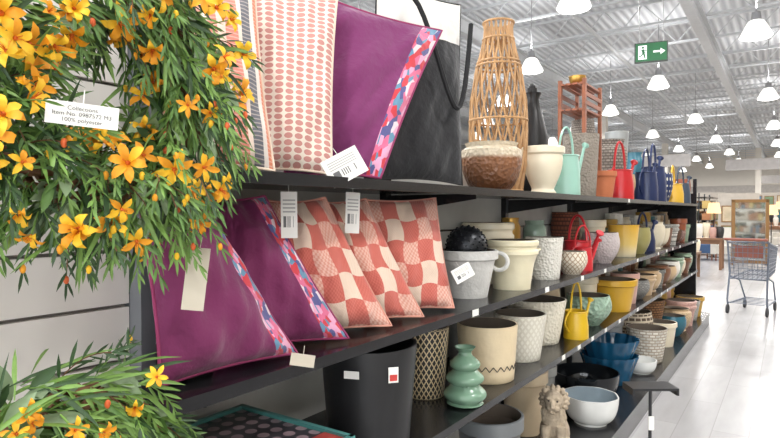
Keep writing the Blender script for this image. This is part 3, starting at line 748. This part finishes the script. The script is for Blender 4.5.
for i in range(26): El((.038+.014*sin(i*2.1), -.055+.11*((i*5) % 26)/25, .265-.08*(i % 4)/3), (.013, .012, .026), 0, 6, 8)
b.tube([(-.11, 0, .03), (-.14, .04, .03), (-.10, .09, .03), (-.03, .1, .03)], .012, 8); El((-.02, .1, .03), (.022, .018, .018))
b.bb((-.15, -.11, 0), (.13, .11, .018))
lion = b.obj('lion_statue', M('weathered_stone', (176, 160, 138), .85, bump=(60, .5), var=.3, vs=25), (-.97, 2.86, E+.001), rotz=radians(-75))
md = lion.modifiers.new('r', 'REMESH'); md.mode = 'VOXEL'; md.voxel_size = .003; md.use_smooth_shade = True
lion.scale = (.95, .95, .93)
for sy in (-1, 1):
    e = MB(); e.ell((.091, sy*.021, .343), (.006, .006, .005), 0, 6, 8); e.obj('eye', M('stone_dark', (70, 60, 52), .6), parent=lion)

# ------------------------------------------------------------------ sign stand in aisle
b = MB(); b.bb((-.10, -.055, .625), (.10, .055, .635)); b.bb((-.10, -.055, .605), (-.09, .055, .625)); b.bb((.09, -.055, .605), (.10, .055, .625))
b.tube([(0, 0, .01), (0, 0, .627)], .007, 10); b.lathe([(.12, 0), (.12, .008), (.01, .014), (.001, .014)], 28)
b.bb((-.012, -.0125, .44), (.012, -.0085, .50), 1)
b.obj('sign_stand', [M('stand_black', (46, 46, 48), .4, .3), WHITE], (-.50, 2.74, 0), smooth=False, rotz=radians(35))

# ------------------------------------------------------------------ exit sign
sx, sy_, sz = -1.59, 8.62, 3.58
par = MB(); par.box((0, 0, 0), (.42, .05, .27), 0)
for s in (-.15, .15): par.tube([(s, 0, .135), (s, 0, H-sz)], .006, 6, 1)
def poly(pts, mi, off): par.add([(p[0]*.9, off, p[1]*.86) for p in pts], [tuple(range(len(pts)))], mi)
poly([(-.215, -.14), (.215, -.14), (.215, .14), (-.215, .14)], 2, -.0265)
def poly2(pts): poly(pts, 3, -.0275)
def poly3(pts): poly(pts, 2, -.0285)
poly2([(-.18, -.11), (-.06, -.11), (-.06, .11), (-.18, .11)])
poly2([(.03, -.015), (.13, -.015), (.13, -.05), (.195, 0), (.13, .05), (.13, .015), (.03, .015)])
poly3([(-.115+.018*cos(i*pi/5), .078+.018*sin(i*pi/5)) for i in range(10)])
poly3([(-.14, .045), (-.10, .052), (-.085, -.01), (-.12, -.02)]); poly3([(-.115, -.01), (-.09, -.01), (-.075, -.09), (-.095, -.09)])
poly3([(-.12, -.01), (-.105, -.02), (-.135, -.06), (-.17, -.075), (-.17, -.055), (-.145, -.045)]); poly3([(-.105, .05), (-.1, .035), (-.07, .02), (-.062, .03)])
par.obj('exit_sign', [M('sign_case', (60, 70, 62), .5), M('rod', (170, 170, 170), .4, .5), M('sign_green', (10, 100, 52), .5, emit=.12), M('sign_white', (240, 250, 240), .5, emit=.5)], (sx, sy_, sz), smooth=False, recalc=False, rotz=radians(12))

# ------------------------------------------------------------------ shopping cart
b = MB(); CH = M('cart_wire', (120, 128, 142), .35, .4)
def bq(t, s, zf):
    w = .27-.06*t; zb_ = .48+.06*t; zt_ = .98-.10*t; xx = -.38+.80*t+(-.02*zf)
    return (xx, s*w*(.85+.15*zf), zb_+(zt_-zb_)*zf)
for zf in [i/7 for i in range(8)]:
    b.tube([bq(0, -1, zf), bq(1, -1, zf), bq(1, 1, zf), bq(0, 1, zf)], .004 if 0 < zf < 1 else .009, 5, closed=True)
for i in range(15):
    t_ = i/14
    for s in (-1, 1): b.tube([bq(t_, s, 0), bq(t_, s, 1)], .0035, 4)
    b.tube([bq(t_, -1, 0), bq(t_, 1, 0)], .0035, 4)
for i in range(9):
    s = -1+2*i/8; b.tube([bq(1, s, 1), bq(1, s, 0), bq(0, s, 0), bq(0, s, 1)], .0035, 4)
for s in (-1, 1):
    b.tube([(-.52, s*.25, 1.02), (-.40, s*.26, .98), (-.36, s*.24, .55), (-.44, s*.25, .2), (-.42, s*.25, .14), (.36, s*.2, .14)], .013, 8)
    b.tube([(-.3, s*.24, .5), (.1, s*.22, .42), (.34, s*.2, .14)], .012, 8)
    for xw, yw in ((-.40, .25), (.34, .2)):
        b.tube([(xw, s*yw, .15), (xw-.02, s*yw, .065)], .014, 8)
        b.lathe([(.02, -.014), (.06, -.014), (.063, 0), (.06, .014), (.02, .014)], 20, 1, c=(xw-.02, s*yw, .063), tilt=Matrix.Rotation(pi/2, 3, 'X'))
b.tube([(-.52, -.27, 1.02), (-.52, .27, 1.02)], .018, 10, 2)
for i in range(6): b.tube([(-.40+.15*i, -.22, .15), (-.40+.15*i, .22, .15)], .005, 5)
b.box((-.33, 0, .85), (.01, .36, .16), 2)
ct = b.obj('shopping_cart', [CH, M('rubber', (60, 60, 62), .7), M('cart_plastic', (150, 90, 76), .5)], (-.40, 9.5, 0), rotz=radians(80))
ct.scale = (.93, .93, 1.0)

# ------------------------------------------------------------------ distant store
def armchair(x, y, rz, col, nm='armchair'):
    b = MB(); m = M('upholstery_%d_%d_%d' % col, col, .8)
    b.bb((-.35, -.35, .2), (.35, .3, .44)); b.box((0, .34, .55), (.72, .16, .75), rot=Matrix.Rotation(-.12, 3, 'X'))
    for s in (-1, 1): b.bb((s*.42-.07, -.36, .18), (s*.42+.07, .36, .62))
    for sx_ in (-.36, .36):
        for sy2 in (-.3, .3): b.tube([(sx_, sy2, 0), (sx_, sy2, .2)], .02, 6, 1)
    o = b.obj(nm, [m, WD], (x, y, 0), smooth=False, rotz=rz); bv = o.modifiers.new('b', 'BEVEL'); bv.width = .04; bv.segments = 2
armchair(-2.25, 18.9, .3, (60, 86, 124)); armchair(-2.2, 21, .5, (60, 86, 124)); armchair(-1.3, 18.9, -.2, (216, 212, 204)); armchair(-1.0, 21.5, 0, (216, 212, 204))
armchair(-3.2, 21, .3, (204, 198, 188)); armchair(-.6, 25, 1.0, (196, 190, 180)); armchair(-2.6, 24, .3, (140, 100, 74)); armchair(-1.6, 26.5, .3, (90, 96, 110))
def table(x, y, w, d, h, col=(140, 98, 68)):
    b = MB(); b.bb((-w/2, -d/2, h-.05), (w/2, d/2, h)); b.bb((-w/2+.05, -d/2+.05, h-.14), (w/2-.05, d/2-.05, h-.05))
    for a_ in (-1, 1):
        for c_ in (-1, 1): b.bb((a_*(w/2-.05)-.03, c_*(d/2-.05)-.03, 0), (a_*(w/2-.05)+.03, c_*(d/2-.05)+.03, h-.05))
    b.obj('display_table', M('table_%d' % col[0], col, .5), (x, y, 0), smooth=False)
    for i in range(6):
        pot('vase', x-w*.4+w*.8*i/5, y+rnd.uniform(-.2, .2)*d, h, .08, .07, rnd.uniform(.15, .5), M(*rnd.choice(cols), .4), 'urn', segs=14)
table(-1.0, 28, 2.2, 1, .8); table(-3.4, 27, 2, 1, .8, (190, 180, 166)); table(-2.2, 33, 2, 1, .9); table(-.8, 36, 2, 1, .8, (190, 180, 166)); table(-1.75, 16.0, .9, .6, .75, (130, 92, 64)); table(-.2, 31, 2, 1, .9)
table(-1.9, 13.6, .7, .7, .55, (120, 86, 60))
def panel(x, y, w, h, rz=0):
    b = MB(); b.bb((-w/2, -.05, 0), (w/2, .05, h), 0)
    for s in (-1, 1): b.bb((s*w/2-.04, -.3, 0), (s*w/2+.04, .3, .05), 0)
    r2 = random.Random(int(x*10+y)); nx = max(1, int(w/.6))
    for i in range(nx):
        for j in range(int((h-.3)/.7)):
            cx = -w/2+(i+.5)*w/nx; cz = .6+j*.7; ww = r2.uniform(.4, .56); hh = r2.uniform(.45, .62)
            b.bb((cx-ww/2, -.075, cz-hh/2), (cx+ww/2, -.05, cz+hh/2), 1); b.bb((cx-ww/2+.04, -.08, cz-hh/2+.04), (cx+ww/2-.04, -.075, cz+hh/2-.04), 2+(i+j) % 3)
    b.obj('art_display_wall', [M('panel_grey', (186, 178, 168), .8), M('gold_frame', (140, 104, 62), .4, .2), M('art_green', (110, 130, 100), .6, var=.5, vs=5), M('art_cream', (200, 184, 156), .6, var=.3, vs=4), M('art_blue', (80, 106, 130), .6, var=.5, vs=4)], (x, y, 0), smooth=False, rotz=rz)
panel(-1.45, 23, 1.2, 2.0, .15); panel(-2.7, 30, 2.2, 2.2); panel(-.4, 40, 3, 2.4); panel(-4.4, 36, 3, 2.4); panel(-2.2, 46, 5, 2.6); panel(1.6, 44, 3, 2.6)
b = MB(); b.bb((-.42, -.03, .05), (.42, .03, .13)); b.bb((-.42, -.03, 1.62), (.42, .03, 1.7)); b.bb((-.42, -.03, .05), (-.34, .03, 1.7)); b.bb((.34, -.03, .05), (.42, .03, 1.7)); b.bb((-.34, .0, .13), (.34, .02, 1.62), 1)
for s in (-.4, .4): b.bb((s-.02, -.05, 0), (s+.02, .4, .05))
b.obj('floor_mirror', [M('gold_frame', (140, 104, 62), .4, .2), M('mirror_glass', (200, 204, 200), .05, .9, var=0)], (-.85, 17.6, 0), smooth=False, rotz=.25)
def rack(x, y, L):
    b = MB()
    for z_ in (.15, .6, 1.05, 1.5, 1.95): b.bb((-.4, 0, z_-.02), (.4, L, z_), 0)
    for yy_ in (0, L/2, L): b.bb((-.02, yy_-.02, 0), (.02, yy_+.02, 2.1), 0)
    r2 = random.Random(int(y*7))
    for z_ in (.15, .6, 1.05, 1.5):
        for s in (-.22, .22):
            yy_ = .1
            while yy_ < L-.3:
                w = r2.uniform(.12, .3); h = r2.uniform(.12, .36); b.bb((s-.13, yy_, z_), (s+.13, yy_+w, z_+h), 1+r2.randrange(5)); yy_ += w+.04
    b.obj('stocked_shelf_rack', [BLACKM]+[M('goods_%d' % i, c, .5) for i, c in enumerate(((210, 198, 182), (176, 120, 80), (100, 118, 136), (200, 170, 100), (124, 134, 114)))], (x, y, 0), smooth=False)
rack(-3.9, 11, 7); rack(-6.4, 9, 10); rack(-9.2, 10, 12); rack(-5.4, 27, 10); rack(3.0, 2, 12); rack(-8, 30, 12); rack(-3.6, 38, 6); rack(.6, 33, 5); rack(-2.9, 25.2, 3.5)
for (x, y, h) in ((-2.7, 17.4, 1.7), (-.35, 30, 1.8), (-3.0, 19.5, 1.6), (-1.9, 20, 1.65), (-1.3, 27.3, 1.7), (-.5, 22.5, 1.6)):
    b = MB(); b.lathe([(.15, 0), (.15, .02), (.015, .03), (.012, h-.3)], 16, 0); b.lathe([(.2, h-.32), (.14, h), (.13, h), (.19, h-.32)], 20, 1)
    b.obj('floor_lamp', [BLACKM, M('lampshade', (240, 206, 150), .8, emit=.7)], (x, y, 0))
for (x, y) in ((-1.2, 30), (-4.5, 26), (-.6, 45)):
    b = MB(); b.bb((-1.2, -.02, 3.2), (1.2, .02, 3.7), 0)
    for s in (-1, 1): b.bb((s-.006, -.006, 3.7), (s+.006, .006, H), 1)
    b.obj('hanging_banner', [M('banner_grey', (176, 172, 170), .8), M('rod', (170, 170, 170), .4, .5)], (x, y, 0), smooth=False)

# ------------------------------------------------------------------ camera
cam = bpy.data.cameras.new('camera'); cam.lens = 36*580/780; cam.sensor_width = 36; cam.clip_start = .02
co = bpy.data.objects.new('camera', cam); co.location = (0, 0, 1.4); co.rotation_euler = (radians(90-.79), 0, radians(34.6))
scene.collection.objects.link(co); scene.camera = co
